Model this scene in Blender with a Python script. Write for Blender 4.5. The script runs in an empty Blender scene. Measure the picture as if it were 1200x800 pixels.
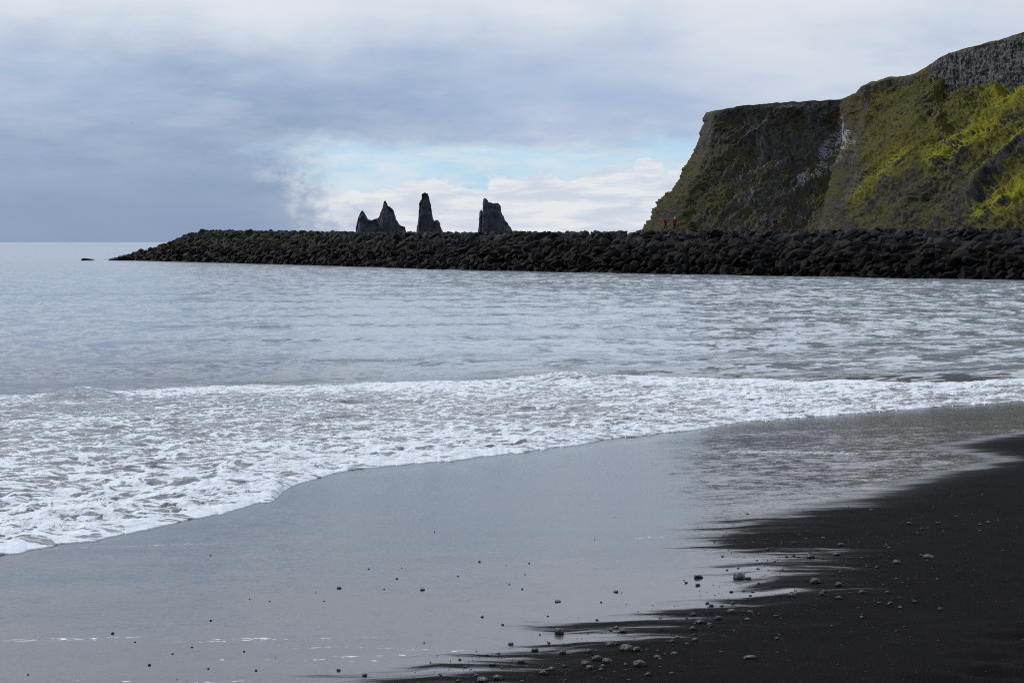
import bpy, bmesh, math, random
import numpy as np
from mathutils import Vector, Matrix, Euler

random.seed(7)
rng = np.random.default_rng(11)
scene = bpy.context.scene
COL = scene.collection

# ------------------------------------------------------------------ camera frame
F = 1833.0                       # focal length in photograph pixels (1200 wide)
CAM_Z = 4.0
PITCH = math.atan(117.0 / F)
CP, SP = math.cos(PITCH), math.sin(PITCH)

def ray(px, py):
    """direction with y = 1 through a photograph pixel"""
    u = (np.asarray(px, float) - 600.0) / F
    v = (400.0 - np.asarray(py, float)) / F
    dy = CP + v * SP
    dz = -SP + v * CP
    return u / dy, dz / dy

def at(px, py, d):
    rx, rz = ray(px, py)
    return np.array([float(rx) * d, d, CAM_Z + float(rz) * d])

def project(x, y, z):
    x, y, z = np.asarray(x, float), np.asarray(y, float), np.asarray(z, float)
    zz = z - CAM_Z
    fw = y * CP - zz * SP
    up = y * SP + zz * CP
    return 600.0 + F * x / fw, 400.0 - F * up / fw

# ------------------------------------------------------------------ noise (numpy)
def _hash(ix, iy, iz, seed):
    h = (ix.astype(np.int64) * 374761393 + iy.astype(np.int64) * 668265263 + iz.astype(np.int64) * 2147483647 + seed * 974711) & 0xFFFFFFFF
    h = ((h ^ (h >> 13)) * 1274126177) & 0xFFFFFFFF
    h = (h ^ (h >> 16)) & 0xFFFFFFFF
    return h.astype(np.float64) / 4294967295.0

def vnoise(x, y, z=None, seed=0):
    x = np.asarray(x, float); y = np.asarray(y, float)
    z = np.zeros_like(x) if z is None else np.asarray(z, float)
    ix, iy, iz = np.floor(x), np.floor(y), np.floor(z)
    fx, fy, fz = x - ix, y - iy, z - iz
    q = lambda t: t * t * t * (t * (t * 6 - 15) + 10)
    ux, uy, uz = q(fx), q(fy), q(fz)
    r = 0
    for dz in (0, 1):
        wz = uz if dz else 1 - uz
        for dy in (0, 1):
            wy = uy if dy else 1 - uy
            for dx in (0, 1):
                wx = ux if dx else 1 - ux
                r = r + wx * wy * wz * _hash(ix + dx, iy + dy, iz + dz, seed)
    return r * 2 - 1

def fbm(x, y, z=None, oct=4, seed=0, gain=0.5, ridge=False):
    a, s, t = 1.0, 0.0, 0.0
    for k in range(oct):
        f = 2.03 ** k
        n = vnoise(x * f, y * f, None if z is None else z * f, seed + k * 17)
        if ridge:
            n = 1 - 2 * np.abs(n)
        s = s + a * n; t += a; a *= gain
    return s / t

def sstep(a, b, x):
    t = np.clip((x - a) / (b - a), 0, 1)
    return t * t * (3 - 2 * t)

# ------------------------------------------------------------------ mesh helpers
def mesh_from(name, v, f, smooth=True):
    me = bpy.data.meshes.new(name)
    v = np.ascontiguousarray(v, dtype=np.float32); f = np.ascontiguousarray(f, dtype=np.int32)
    n = f.shape[1]
    me.vertices.add(len(v)); me.vertices.foreach_set('co', v.ravel())
    me.loops.add(f.size); me.loops.foreach_set('vertex_index', f.ravel())
    me.polygons.add(len(f))
    me.polygons.foreach_set('loop_start', np.arange(0, f.size, n, dtype=np.int32))
    me.polygons.foreach_set('use_smooth', np.full(len(f), smooth, dtype=bool))
    me.update(calc_edges=True); me.validate()
    return me

def grid_faces(nr, nc):
    i = np.arange(nr * nc).reshape(nr, nc)
    return np.stack([i[:-1, :-1], i[:-1, 1:], i[1:, 1:], i[1:, :-1]], -1).reshape(-1, 4)

def attr(me, name, vals):
    a = me.attributes.new(name, 'FLOAT', 'POINT')
    a.data.foreach_set('value', np.ascontiguousarray(vals, dtype=np.float32).ravel())

def link(name, me, mat=None, parent=None):
    o = bpy.data.objects.new(name, me); COL.objects.link(o)
    if mat and not me.materials: me.materials.append(mat)
    if parent: o.parent = parent
    return o

def tag(o, label=None, cat=None, group=None, kind=None):
    if label: o['label'] = label
    if cat: o['category'] = cat
    if group: o['group'] = group
    if kind: o['kind'] = kind
    return o

# ------------------------------------------------------------------ node helpers
class NT:
    def __init__(s, tree): s.t = tree; s.n = tree.nodes; s.l = tree.links
    def new(s, typ, **kw):
        n = s.n.new(typ)
        for k, v in kw.items(): setattr(n, k, v)
        return n
    def put(s, sock, v):
        if isinstance(v, bpy.types.NodeSocket): s.l.new(v, sock)
        elif v is not None:
            if hasattr(sock.default_value, '__len__') and not hasattr(v, '__len__'): v = (v, v, v)
            if hasattr(sock.default_value, '__len__') and len(sock.default_value) == 4 and len(v) == 3: v = (*v, 1)
            sock.default_value = v
    def m(s, op, a, b=None, c=None, clamp=False):
        n = s.new('ShaderNodeMath', operation=op, use_clamp=clamp)
        s.put(n.inputs[0], a)
        if b is not None: s.put(n.inputs[1], b)
        if c is not None: s.put(n.inputs[2], c)
        return n.outputs[0]
    def vm(s, op, a, b=None):
        n = s.new('ShaderNodeVectorMath', operation=op)
        s.put(n.inputs[0], a)
        if b is not None:
            s.put(n.inputs[3 if op == 'SCALE' else 1], b)
        return n.outputs[1 if op in ('LENGTH', 'DOT_PRODUCT') else 0]
    def mix(s, f, a, b):
        n = s.new('ShaderNodeMix', data_type='RGBA')
        s.put(n.inputs[0], f); s.put(n.inputs[6], a); s.put(n.inputs[7], b)
        return n.outputs[2]
    def fmix(s, f, a, b):
        n = s.new('ShaderNodeMix', data_type='FLOAT')
        s.put(n.inputs[0], f); s.put(n.inputs[2], a); s.put(n.inputs[3], b)
        return n.outputs[0]
    def ss(s, x, a, b):
        n = s.new('ShaderNodeMapRange', interpolation_type='SMOOTHSTEP')
        s.put(n.inputs[0], x); s.put(n.inputs[1], a); s.put(n.inputs[2], b)
        return n.outputs[0]
    def noise(s, vec, scale, detail=3, rough=.5, dist=0.0, color=False):
        n = s.new('ShaderNodeTexNoise')
        s.put(n.inputs['Vector'], vec); s.put(n.inputs['Scale'], scale)
        n.inputs['Detail'].default_value = detail; n.inputs['Roughness'].default_value = rough
        n.inputs['Distortion'].default_value = dist
        return n.outputs['Color' if color else 'Fac']
    def voro(s, vec, scale, feature='F1', out='Distance'):
        n = s.new('ShaderNodeTexVoronoi', feature=feature)
        s.put(n.inputs['Vector'], vec); s.put(n.inputs['Scale'], scale)
        return n.outputs[out]
    def attr(s, name):
        return s.new('ShaderNodeAttribute', attribute_name=name).outputs['Fac']
    def pos(s): return s.new('ShaderNodeNewGeometry').outputs['Position']
    def sep(s, v):
        n = s.new('ShaderNodeSeparateXYZ'); s.put(n.inputs[0], v); return n.outputs
    def comb(s, x, y, z):
        n = s.new('ShaderNodeCombineXYZ'); s.put(n.inputs[0], x); s.put(n.inputs[1], y); s.put(n.inputs[2], z); return n.outputs[0]
    def bump(s, h, strength=1.0, dist=1.0):
        n = s.new('ShaderNodeBump'); s.put(n.inputs['Height'], h)
        n.inputs['Strength'].default_value = strength; n.inputs['Distance'].default_value = dist
        return n.outputs[0]

def new_mat(name):
    m = bpy.data.materials.new(name); m.use_nodes = True
    nt = NT(m.node_tree); p = m.node_tree.nodes['Principled BSDF']
    return m, nt, p

def tilt(nt, k_list, pos):
    """shading normal tilted by noise slopes: k_list of (scale vector, strength, detail)"""
    n = nt.new('ShaderNodeNewGeometry').outputs['Normal']
    acc = n
    for sc, k, det in k_list:
        c = nt.noise(nt.vm('MULTIPLY', pos, sc), 1.0, det, .55, color=True)
        c = nt.vm('SUBTRACT', c, (.5, .5, .5))
        c = nt.vm('MULTIPLY', c, (1, 1, 0))
        c = nt.vm('SCALE', c, k)
        acc = nt.vm('ADD', acc, c)
    return nt.vm('NORMALIZE', acc)

# ------------------------------------------------------------------ render settings, camera, light
scene.render.engine = 'CYCLES'
scene.cycles.use_denoising = False
scene.cycles.filter_width = 1.0
scene.cycles.max_bounces = 6
scene.cycles.sample_clamp_indirect = 4
scene.view_settings.view_transform = 'Standard'
scene.view_settings.look = 'None'
scene.view_settings.exposure = 0.0
scene.view_settings.gamma = 1.0

cam = bpy.data.cameras.new('camera')
cam.lens = 36.0 * F / 1200.0; cam.sensor_width = 36.0; cam.sensor_fit = 'HORIZONTAL'
cam.clip_start = 0.1; cam.clip_end = 80000
co = bpy.data.objects.new('camera', cam); COL.objects.link(co)
co.location = (0, 0, CAM_Z); co.rotation_euler = (math.pi / 2 - PITCH, 0, 0)
scene.camera = co

SUN = Vector((-0.62, 0.56, 0.50)).normalized()
sl = bpy.data.lights.new('sun', 'SUN'); sl.energy = 3.2; sl.angle = math.radians(0.8); sl.color = (1.0, .95, .86)
so = bpy.data.objects.new('sun', sl); COL.objects.link(so)
so.rotation_euler = (-SUN).to_track_quat('-Z', 'Y').to_euler(); so.location = (-50, 40, 60)

# ------------------------------------------------------------------ sky (world)
w = bpy.data.worlds.new('World'); scene.world = w; w.use_nodes = True
nt = NT(w.node_tree)
bg = w.node_tree.nodes['Background']
sky = nt.new('ShaderNodeTexSky', sky_type='NISHITA'); sky.sun_disc = False
sky.sun_elevation = math.asin(SUN.z); sky.sun_rotation = math.atan2(SUN.x, SUN.y)
d = nt.vm('NORMALIZE', nt.new('ShaderNodeTexCoord').outputs['Generated'])
X, Y, Z = nt.sep(d)
az = nt.m('ARCTAN2', X, Y)
el = nt.m('ARCSINE', Z)
P = nt.comb(az, nt.m('MULTIPLY', el, 2.2), 0.0)
wob = nt.m('SUBTRACT', nt.noise(P, 9.0, 5, .55), .5)
wob2 = nt.m('SUBTRACT', nt.noise(nt.comb(az, nt.m('MULTIPLY', el, 1.2), 3.3), 38.0, 6, .58), .5)
fine = nt.noise(nt.comb(nt.m('MULTIPLY', az, .8), nt.m('MULTIPLY', el, 3.0), 1.7), 24.0, 6, .6)
big = nt.noise(nt.comb(nt.m('MULTIPLY', az, .8), nt.m('MULTIPLY', el, 2.6), 7.1), 5.5, 4, .5)
# overcast deck
deck = nt.mix(nt.ss(nt.m('ADD', nt.m('MULTIPLY', big, .7), nt.m('MULTIPLY', fine, .3)), .36, .64), (.365, .475, .68), (.64, .69, .80))
# bright veil high on the left / top
top = nt.ss(nt.m('ADD', el, nt.m('MULTIPLY', wob, .07)), .085, .16)
deck = nt.mix(nt.m('MULTIPLY', top, .75), deck, (.80, .82, .865))
a0_ = nt.m('ADD', nt.m('ADD', az, nt.m('MULTIPLY', el, .9)), nt.m('MULTIPLY', wob2, .04))
mid = nt.m('MULTIPLY', nt.ss(nt.m('ABSOLUTE', nt.m('ADD', az, nt.m('ADD', .01, nt.m('MULTIPLY', wob, .15)))), .22, .04), nt.m('MULTIPLY', nt.ss(nt.m('ADD', el, nt.m('MULTIPLY', wob2, .03)), .060, .085), nt.ss(nt.m('ADD', el, nt.m('MULTIPLY', wob, .06)), .150, .108)))
deck = nt.mix(nt.m('MULTIPLY', mid, .50), deck, (.355, .465, .675))
# heavy rain cloud low on the left
lm = nt.m('MULTIPLY', nt.ss(nt.m('ADD', az, nt.m('MULTIPLY', wob, .16)), 0.06, -.16),
          nt.ss(nt.m('ADD', el, nt.m('MULTIPLY', wob, .10)), .15, .055))
deck = nt.mix(nt.m('MULTIPLY', lm, .92), deck, nt.mix(nt.ss(fine, .3, .7), (.225, .325, .515), (.315, .415, .585)))
low = nt.m('MULTIPLY', nt.ss(el, .075, .012), nt.ss(az, -.08, -.2))
deck = nt.mix(nt.m('MULTIPLY', low, .85), deck, (.205, .31, .50))
deck = nt.mix(nt.ss(el, .14, .32), deck, nt.mix(nt.m('MULTIPLY', nt.ss(az, -.30, .14), nt.m('ADD', .55, nt.m('MULTIPLY', big, .8))), (.57, .67, .86), (1.10, 1.20, 1.36)))  # unseen sky above the view, brightened and blued to lift the wet sand
rim = nt.m('MULTIPLY', nt.m('MULTIPLY', nt.ss(a0_, -.135, -.098), nt.ss(el, .056, .036)), nt.ss(nt.noise(nt.comb(az, nt.m('MULTIPLY', el, 1.3), 5.0), 42.0, 5, .6), .42, .62))
deck = nt.mix(nt.m('MULTIPLY', rim, .8), deck, (.70, .745, .82))
# gap of blue over cumulus
e1 = nt.m('ADD', el, nt.m('ADD', nt.m('MULTIPLY', wob, .035), nt.m('MULTIPLY', wob2, .012)))
a1 = nt.m('ADD', nt.m('ADD', az, nt.m('MULTIPLY', el, .9)), nt.m('ADD', nt.m('MULTIPLY', wob, .05), nt.m('MULTIPLY', wob2, .03)))
gap = nt.m('MULTIPLY', nt.ss(e1, .067, .054), nt.m('MULTIPLY', nt.ss(nt.m('ADD', a1, nt.m('MULTIPLY', nt.m('SUBTRACT', nt.noise(P, 26.0, 6, .6), .5), .10)), -.122, -.052), nt.ss(az, .75, .35)))
blue = nt.vm('ADD', nt.vm('SCALE', sky.outputs[0], .006), nt.mix(nt.ss(fine, .35, .7), (.42, .645, .83), (.60, .72, .83)))
ct = nt.m('ADD', nt.m('MULTIPLY', wob2, .040), nt.m('ADD', .0435, nt.m('MULTIPLY', az, .065)))
puff = nt.m('SUBTRACT', nt.voro(nt.vm('ADD', nt.comb(az, nt.m('MULTIPLY', el, 1.4), 0), nt.vm('SCALE', nt.comb(wob2, wob, 0), .02)), 55.0, 'SMOOTH_F1'), .4)
ct = nt.m('SUBTRACT', ct, nt.m('MULTIPLY', puff, .013))
cum = nt.ss(nt.m('SUBTRACT', ct, el), -.0008, .0022)
streak = nt.noise(nt.comb(nt.m('MULTIPLY', az, .9), nt.m('MULTIPLY', el, 4.5), 9.0), 26.0, 6, .62)
wisp = nt.ss(nt.noise(nt.comb(nt.m('MULTIPLY', az, 1.0), nt.m('MULTIPLY', el, 5.0), 4.0), 17.0, 6, .62), .50, .68)
blue = nt.mix(nt.m('MULTIPLY', wisp, .7), blue, (.70, .76, .82))
cumc = nt.mix(nt.ss(streak, .38, .62), (.60, .67, .79), (.80, .83, .87))
gapc = nt.mix(cum, blue, cumc)
allc = nt.mix(gap, deck, gapc)
# duller cloud behind the viewer
back = nt.ss(Y, .2, -.5)
allc = nt.mix(nt.m('MULTIPLY', back, .55), allc, (.26, .30, .38))
# below horizon: dark sea tone
allc = nt.mix(nt.ss(el, -.002, -.03), allc, (.12, .14, .17))
fin = nt.mix(.93, sky.outputs[0], nt.vm('SCALE', allc, 10.0))
nt.put(bg.inputs[0], fin); bg.inputs[1].default_value = 0.1

# ------------------------------------------------------------------ beach profile
UX, UY = -0.651, 0.759           # seaward direction
def beach_z(x, y):
    u = UX * x + UY * y
    z = 2.4 - 0.0461 * u
    z = z - 0.030 * np.clip(u - 14.0, 0, 22)                         # steeper under the swash
    z = np.where(u > 36, 2.4 - .0461 * 36 - .66 - (np.minimum(u, 260) - 36) * .03, z)
    z = np.where(u < -25, 2.4 + .0461 * 25 + 0.9 * (1 - np.exp((u + 25) / 60.0)), z)
    return z

def on_beach(px, py):
    rx, rz = ray(px, py)
    y = (2.4 - CAM_Z) / (rz + 0.0461 * (UX * rx + UY))
    for _ in range(30):
        y = y - (CAM_Z + rz * y - beach_z(rx * y, y)) / (rz + 0.0461 * (UX * rx + UY))
    return rx * y, y

SHORE = np.array([(-420, 745), (-200, 700), (0, 652), (60, 640), (130, 628), (200, 612), (260, 600), (318, 585), (345, 568), (400, 553),
                  (450, 546), (520, 540), (600, 530), (680, 521), (760, 510), (830, 500), (900, 492), (1000, 485), (1100, 477),
                  (1200, 468), (1350, 454), (1600, 434), (2000, 410)], float)
FOAMFAR = np.array([(-420, 470), (0, 462), (100, 459), (240, 454), (400, 452), (560, 448), (620, 445), (700, 443), (850, 444), (1000, 447),
                    (1100, 448), (1200, 446), (1350, 436), (1600, 421), (2000, 400)], float)
DRY = np.array([(300, 860), (440, 815), (500, 790), (560, 772), (640, 752), (720, 733), (790, 712), (860, 690), (905, 672), (900, 655), (835, 640), (825, 622),
                (880, 605), (960, 591), (1040, 572), (1090, 556), (1140, 546), (1172, 538), (1105, 523), (1140, 515), (1200, 506),
                (1400, 480), (1800, 450)], float)

# ------------------------------------------------------------------ beach
def axis(lo, hi, step, far_lo, far_hi, g=1.16):
    c = list(np.arange(lo, hi, step))
    s = step; p = c[-1]
    while p < far_hi:
        s *= g; p += s; c.append(p)
    s = step; p = c[0]; pre = []
    while p > far_lo:
        s *= g; p -= s; pre.append(p)
    return np.array(pre[::-1] + c)

def seg_signed(px, py, poly):
    """distance to an open polyline and side sign (positive on its right-hand side)"""
    best = np.full(px.shape, 1e9); sign = np.ones(px.shape)
    for (ax, ay), (bx, by) in zip(poly[:-1], poly[1:]):
        dx, dy = bx - ax, by - ay
        t = np.clip(((px - ax) * dx + (py - ay) * dy) / (dx * dx + dy * dy), 0, 1)
        qx, qy = px - ax - t * dx, py - ay - t * dy
        dd = np.hypot(qx, qy)
        cr = dx * (py - ay) - dy * (px - ax)
        upd = dd < best - 1e-9
        best = np.where(upd, dd, best); sign = np.where(upd, np.where(cr < 0, 1.0, -1.0), sign)
    return best * sign

bx_, by_ = axis(-7, 9, .05, -3600, 3600), axis(4.5, 24, .05, -3600, 3600)
BX, BY = np.meshgrid(bx_, by_)
BZ = beach_z(BX, BY)
near = sstep(60, 20, np.hypot(BX, BY))
BZ = BZ + near * sstep(-1.6, .3, np.where(np.abs(BX) < 1e9, seg_signed(BX, BY, np.array([on_beach(a, b) for a, b in DRY])), 0)) * (0.010 * fbm(BX * .35, BY * .9, oct=3, seed=3))
dryw = np.array([on_beach(a, b) for a, b in DRY])
sd = np.full(BX.shape, -3.0)
m_ = (np.abs(BX) < 40) & (BY > 0) & (BY < 70)
sd[m_] = seg_signed(BX[m_], BY[m_], dryw)
inland = (UX * BX + UY * BY) < 3
sd[~m_ & inland] = 5
# lumps and old footprints on the dry sand
drym = sstep(.1, .8, sd) * near
BZ += drym * (.010 * fbm(BX * 1.3, BY * 1.3, oct=3, seed=9) + .004 * fbm(BX * 6, BY * 6, oct=2, seed=12))
for (fx, fy) in [(1178, 748), (1150, 772), (1192, 765), (1125, 790), (1168, 793), (1210, 784), (1080, 798), (1188, 735)]:
    wx, wy = on_beach(fx, fy)
    for ox, oy in ((0, 0), (.12, -.05)):
        r2 = ((BX - wx - ox) / .11) ** 2 + ((BY - wy - oy) / .06) ** 2
        BZ += -.013 * np.exp(-r2) + .006 * np.exp(-(np.sqrt(r2) - 1.7) ** 2 / .3)
# bubble lines left on the wet sand, ripple band in the shallow film
PXB, PYB = project(BX, np.maximum(BY, 1.0), BZ)
fleck = np.zeros_like(BX)
for (x0, y0, x1, y1, wd, st) in [(0, 750, 130, 749, 2.4, 1.0), (110, 747, 330, 746, 1.6, .85), (200, 752, 480, 743, 1.6, .8), (300, 758, 420, 757, 1.4, .8), (20, 763, 200, 765, 1.2, .7), (230, 771, 520, 774, 1.8, .85), (380, 768, 500, 766, 1.6, .9), (120, 782, 300, 786, 1.2, .7), (60, 643, 260, 636, 1.4, .8), (80, 655, 420, 653, 1.2, .6),
                                 (150, 676, 330, 676, 1.0, .4), (0, 797, 340, 797, 2.0, .8), (420, 757, 560, 762, 2.0, .9), (360, 742, 620, 735, 2.0, .5),
                                 (560, 650, 760, 655, 1.2, .45), (740, 630, 870, 626, 1.6, .8), (850, 529, 1010, 531, 3.0, .9), (700, 640, 860, 634, 1.0, .5)]:
    a = on_beach(x0, y0); b = on_beach(x1, y1)
    dx, dy = b[0] - a[0], b[1] - a[1]; L2 = dx * dx + dy * dy
    t = ((BX - a[0]) * dx + (BY - a[1]) * dy) / L2
    dist = ((BX - a[0]) * -dy + (BY - a[1]) * dx) / math.sqrt(L2) + (.05 + .0) * fbm(BX * 2.6, BY * .0 + 4.4, oct=3, seed=31)
    wd_m = wd * 1.1 * (a[1] ** 2) / (F * 1.7)
    fleck = np.maximum(fleck, st * np.exp(-(dist / wd_m) ** 2) * sstep(-.03, .03, t) * sstep(1.03, .97, t))
me = mesh_from('beach', np.stack([BX, BY, BZ], -1).reshape(-1, 3), grid_faces(*BX.shape))
attr(me, 'dry', np.clip(sd, -6, 6))
attr(me, 'fleck', fleck)
ripple = sstep(14.5, 11.5, np.abs(BY - 13.0) + 9.0) * 0
rp = np.exp(-((PYB - 545) / 42) ** 2) * sstep(700, 840, PXB) * sstep(1180, 1060, PXB) * (BY > 1)
attr(me, 'ripple', rp)

m, nt, p = new_mat('black_sand')
pos = nt.pos(); PX_, PY_, PZ_ = nt.sep(pos)
dry = nt.attr('dry')
PYw = nt.m('ADD', PY_, nt.m('ADD', nt.m('MULTIPLY', PX_, .05), nt.m('MULTIPLY', nt.noise(nt.comb(PX_, nt.m('MULTIPLY', PY_, .5), 6), .9, 3, .5), .5)))
streaky = nt.noise(nt.comb(nt.m('MULTIPLY', PX_, .36), nt.m('MULTIPLY', PYw, 2.1), 0), 1.5, 5, .6)
fing = nt.m('SUBTRACT', streaky, .5)
nearf = nt.ss(PY_, 12.5, 9.0)
smallst = nt.m('SUBTRACT', nt.noise(nt.comb(nt.m('MULTIPLY', PX_, 1.3), nt.m('MULTIPLY', PYw, 7.0), 2), 1.4, 5, .62), .5)
dd = nt.m('ADD', dry, nt.m('MULTIPLY', fing, nt.fmix(nearf, .5, 2.2)))
dd = nt.m('ADD', dd, nt.m('MULTIPLY', smallst, nt.fmix(nearf, .6, 1.5)))
wet = nt.ss(dd, .22, -.18)            # 1 = mirror-wet film
damp = nt.ss(dd, .6, .05)
grain = nt.noise(pos, 260.0, 3, .7)
mott = nt.noise(pos, 2.3, 5, .6)
dryc = nt.mix(grain, (.0012, .0011, .0014), (.0058, .0054, .0064))
dryc = nt.mix(nt.m('MULTIPLY', mott, .5), dryc, (.0045, .0042, .005))
speck = nt.ss(nt.voro(pos, 55.0), .13, .07)
speck = nt.m('MULTIPLY', speck, nt.ss(nt.noise(pos, 1.7, 3, .6), .47, .62))
dryc = nt.mix(nt.m('MULTIPLY', speck, .75), dryc, (.07, .07, .075))
wetc = nt.mix(nt.noise(nt.vm('MULTIPLY', pos, (.5, 1.4, 1)), 1.2, 4, .5), (.026, .027, .029), (.038, .038, .040))
col = nt.mix(wet, dryc, wetc)
fl = nt.attr('fleck')
bub = nt.noise(nt.vm('MULTIPLY', pos, (8, 15, 1)), 3.0, 3, .6)
flm = nt.m('MULTIPLY', nt.ss(nt.m('ADD', nt.m('MULTIPLY', fl, .42), bub), .84, .95), wet)
col = nt.mix(nt.m('MULTIPLY', flm, .8), col, (.62, .65, .70))
nt.put(p.inputs['Base Color'], col)
rough = nt.fmix(wet, nt.fmix(damp, .92, .55), .13)
nt.put(p.inputs['Roughness'], nt.fmix(flm, rough, .6))
p.inputs['IOR'].default_value = 1.72
drain = nt.ss(nt.noise(nt.comb(nt.m('MULTIPLY', PX_, .22), nt.m('MULTIPLY', PYw, 1.5), 8), 1.6, 6, .62), .34, .66)
nt.put(p.inputs['Specular IOR Level'], nt.fmix(wet, .02, nt.fmix(drain, .43, .60)))
nw = tilt(nt, [((.7, 2.2, 1), .055, 3), ((9, 22, 1), .07, 2), ((45, 80, 1), .15, 2)], pos)
rip = nt.attr('ripple')
c2 = nt.vm('SUBTRACT', nt.noise(nt.vm('MULTIPLY', pos, (6.0, 9.0, 1)), 1.0, 4, .65, color=True), (.5, .5, .5))
nw = nt.vm('NORMALIZE', nt.vm('ADD', nw, nt.vm('SCALE', nt.vm('MULTIPLY', c2, (1.8, 1, 0)), nt.m('MULTIPLY', rip, .21))))
nd = tilt(nt, [((130, 130, 1), .9, 2), ((14, 14, 1), .30, 3)], pos)
nmix = nt.new('ShaderNodeMix', data_type='VECTOR')
nt.put(nmix.inputs[0], wet); nt.put(nmix.inputs[4], nd); nt.put(nmix.inputs[5], nw)
nt.put(p.inputs['Normal'], nt.vm('NORMALIZE', nmix.outputs[1]))
beach = tag(link('beach', me, m), kind='structure')

# ------------------------------------------------------------------ sea with the swash sheet and its foam
cols = np.concatenate([np.linspace(-520, -15, 60), np.linspace(-10, 1210, 980), np.linspace(1216, 2000, 90)])
sy = np.interp(cols, SHORE[:, 0], SHORE[:, 1])
fy_ = np.interp(cols, FOAMFAR[:, 0], FOAMFAR[:, 1])
sy = sy + 3.0 * fbm(cols / 55.0, cols * 0, oct=4, seed=41) + 2.2 * np.abs(fbm(cols / 17.0, cols * 0 + 2, oct=4, seed=43, gain=.6)) - 6.0 * np.exp(-((cols - 322) / 9.0) ** 2)*0 + 3.5 * np.exp(-((cols - 318) / 10.0) ** 2)
sx_w, sy_w = on_beach(cols, sy)
rx_ = sx_w / sy_w
# row distances: swash part (shore -> foam edge), then the open sea
rz_f = ray(cols, fy_)[1]
lo_, hi_ = sy_w * 1.02, np.full(len(cols), 400.0)
for _ in range(50):
    md = .5 * (lo_ + hi_)
    sh_ = beach_z(rx_ * md, md) + .08
    zs_ = .5 * (sh_ + np.sqrt(sh_ ** 2 + .0144))
    above = CAM_Z + rz_f * md > zs_
    lo_ = np.where(above, md, lo_); hi_ = np.where(above, hi_, md)
yfar = md
print('yfar', yfar[::200], sy_w[::200])
t1 = np.linspace(0, 1, 330) ** 1.25
t2 = np.geomspace(1.0, 30000.0 / 45.0, 330)[1:]
rows = []
inv0, inv1 = 1.0 / sy_w, 1.0 / yfar
for t in t1:
    rows.append(1.0 / (inv0 + (inv1 - inv0) * t))
R1 = np.array(rows)
R2 = np.array([yfar * ((8000.0 / yfar) ** k) for k in np.linspace(0, 1, 330)[1:]])
WY = np.vstack([R1, R2]); WX = WY * rx_[None, :]
ny, nx = WY.shape
s_in = WY - sy_w[None, :]                                    # metres past the swash lip
fq = np.clip((WY - sy_w) / (yfar - sy_w), 0, 3)              # 0 at the lip, 1 at the far edge of the foam
zb = beach_z(WX, WY)
film = .004 + .020 * (1 - np.exp(-s_in / .22)) + .05 * (1 - np.exp(-s_in / 2.0))
sheet = zb + film
k = .12
WZ = np.where(sheet > 0, sheet, 0) * 0 + 0.5 * (sheet + np.sqrt(sheet ** 2 + k * k))
WZ = np.where(fq > 1.6, WZ * sstep(2.6, 1.6, fq) if False else WZ, WZ)
cell = 1.0
lip = np.exp(-s_in / 1.2)
fr = sstep(1.12, .92, fq)
lump = fbm(WX * 6.0, WY * 5.0, oct=5, seed=51, gain=.62)
lumpb = fbm(WX * 1.2, WY * 1.5, oct=3, seed=53)
WZ = WZ + fr * sstep(0, .7, s_in) * ((.032 + .022 * lip) * lump + .060 * lumpb * sstep(.3, 2.5, s_in))
WZ = WZ + .010 * lip * sstep(0, .3, s_in) * (1 + .8 * vnoise(WX * 2.2, WY * 2.2, seed=58))
# small breaking swell where the foam begins, wavelets beyond
swell = np.exp(-((fq - .93) / .07) ** 2)
WZ = WZ + .16 * swell * (.6 + .5 * vnoise(WX * .18, WY * .02, seed=61))
hump = np.exp(-((fq - .88) / .05) ** 2) * np.exp(-((cols[None, :] - 95) / 42.0) ** 2) + .6 * np.exp(-((fq - .90) / .04) ** 2) * np.exp(-((cols[None, :] - 665) / 50.0) ** 2)
WZ = WZ + .24 * hump
out = sstep(.9, 1.3, fq) * sstep(400, 90, WY)
WZ = WZ + out * (.048 * fbm(WX * .22, WY * .7, oct=4, seed=63) + .05 * np.sin(WY * .55 + 2.0 * vnoise(WX * .05, WY * .03, seed=64)))
WZ[0] -= .012
me = mesh_from('sea', np.stack([WX, WY, WZ], -1).reshape(-1, 3), grid_faces(ny, nx))
wobf = .10 * fbm(WX * .22, WY * .22, oct=4, seed=71)
cov = sstep(1.08, .93, fq + wobf)
body = .455 + .14 * np.exp(-s_in / 1.6) + .20 * np.exp(-((fq - .90) / .10) ** 2) + .30 * fbm(WX * .16, WY * .12, oct=3, seed=73)
attr(me, 'foam', cov * np.clip(body - .22 * np.exp(-((fq - .85) / .05) ** 2) * (hump > .02) * np.clip(hump * 3, 0, 1), 0, 1.1))
attr(me, 'shallow', sstep(2.2, .7, fq))
attr(me, 'rough', .10 + .10 * sstep(60, 400, WY))

m, nt, p = new_mat('sea_water')
pos = nt.pos()
PX_, PY_, PZ_ = nt.sep(pos)
fo = nt.attr('foam')
warp = nt.vm('SCALE', nt.vm('SUBTRACT', nt.noise(pos, 1.1, 3, .5, color=True), (.5, .5, .5)), .55)
wp = nt.vm('ADD', nt.vm('MULTIPLY', pos, (.62, .95, 0)), warp)
n1 = nt.noise(wp, 2.1, 8, .68)
cells = nt.voro(wp, 4.4, 'DISTANCE_TO_EDGE')
lace = nt.ss(cells, .20, .0)
lace2 = nt.ss(nt.voro(nt.vm('ADD', wp, nt.vm('SCALE', warp, .5)), 9.5, 'DISTANCE_TO_EDGE'), .22, .0)
n2 = nt.noise(wp, 9.0, 4, .6)
fval = nt.m('ADD', nt.m('MULTIPLY', n1, .66), nt.m('ADD', nt.m('ADD', nt.m('MULTIPLY', lace, .16), nt.m('MULTIPLY', lace2, .10)), nt.m('MULTIPLY', n2, .14)))
thr = nt.fmix(fo, .76, .25)
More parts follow.
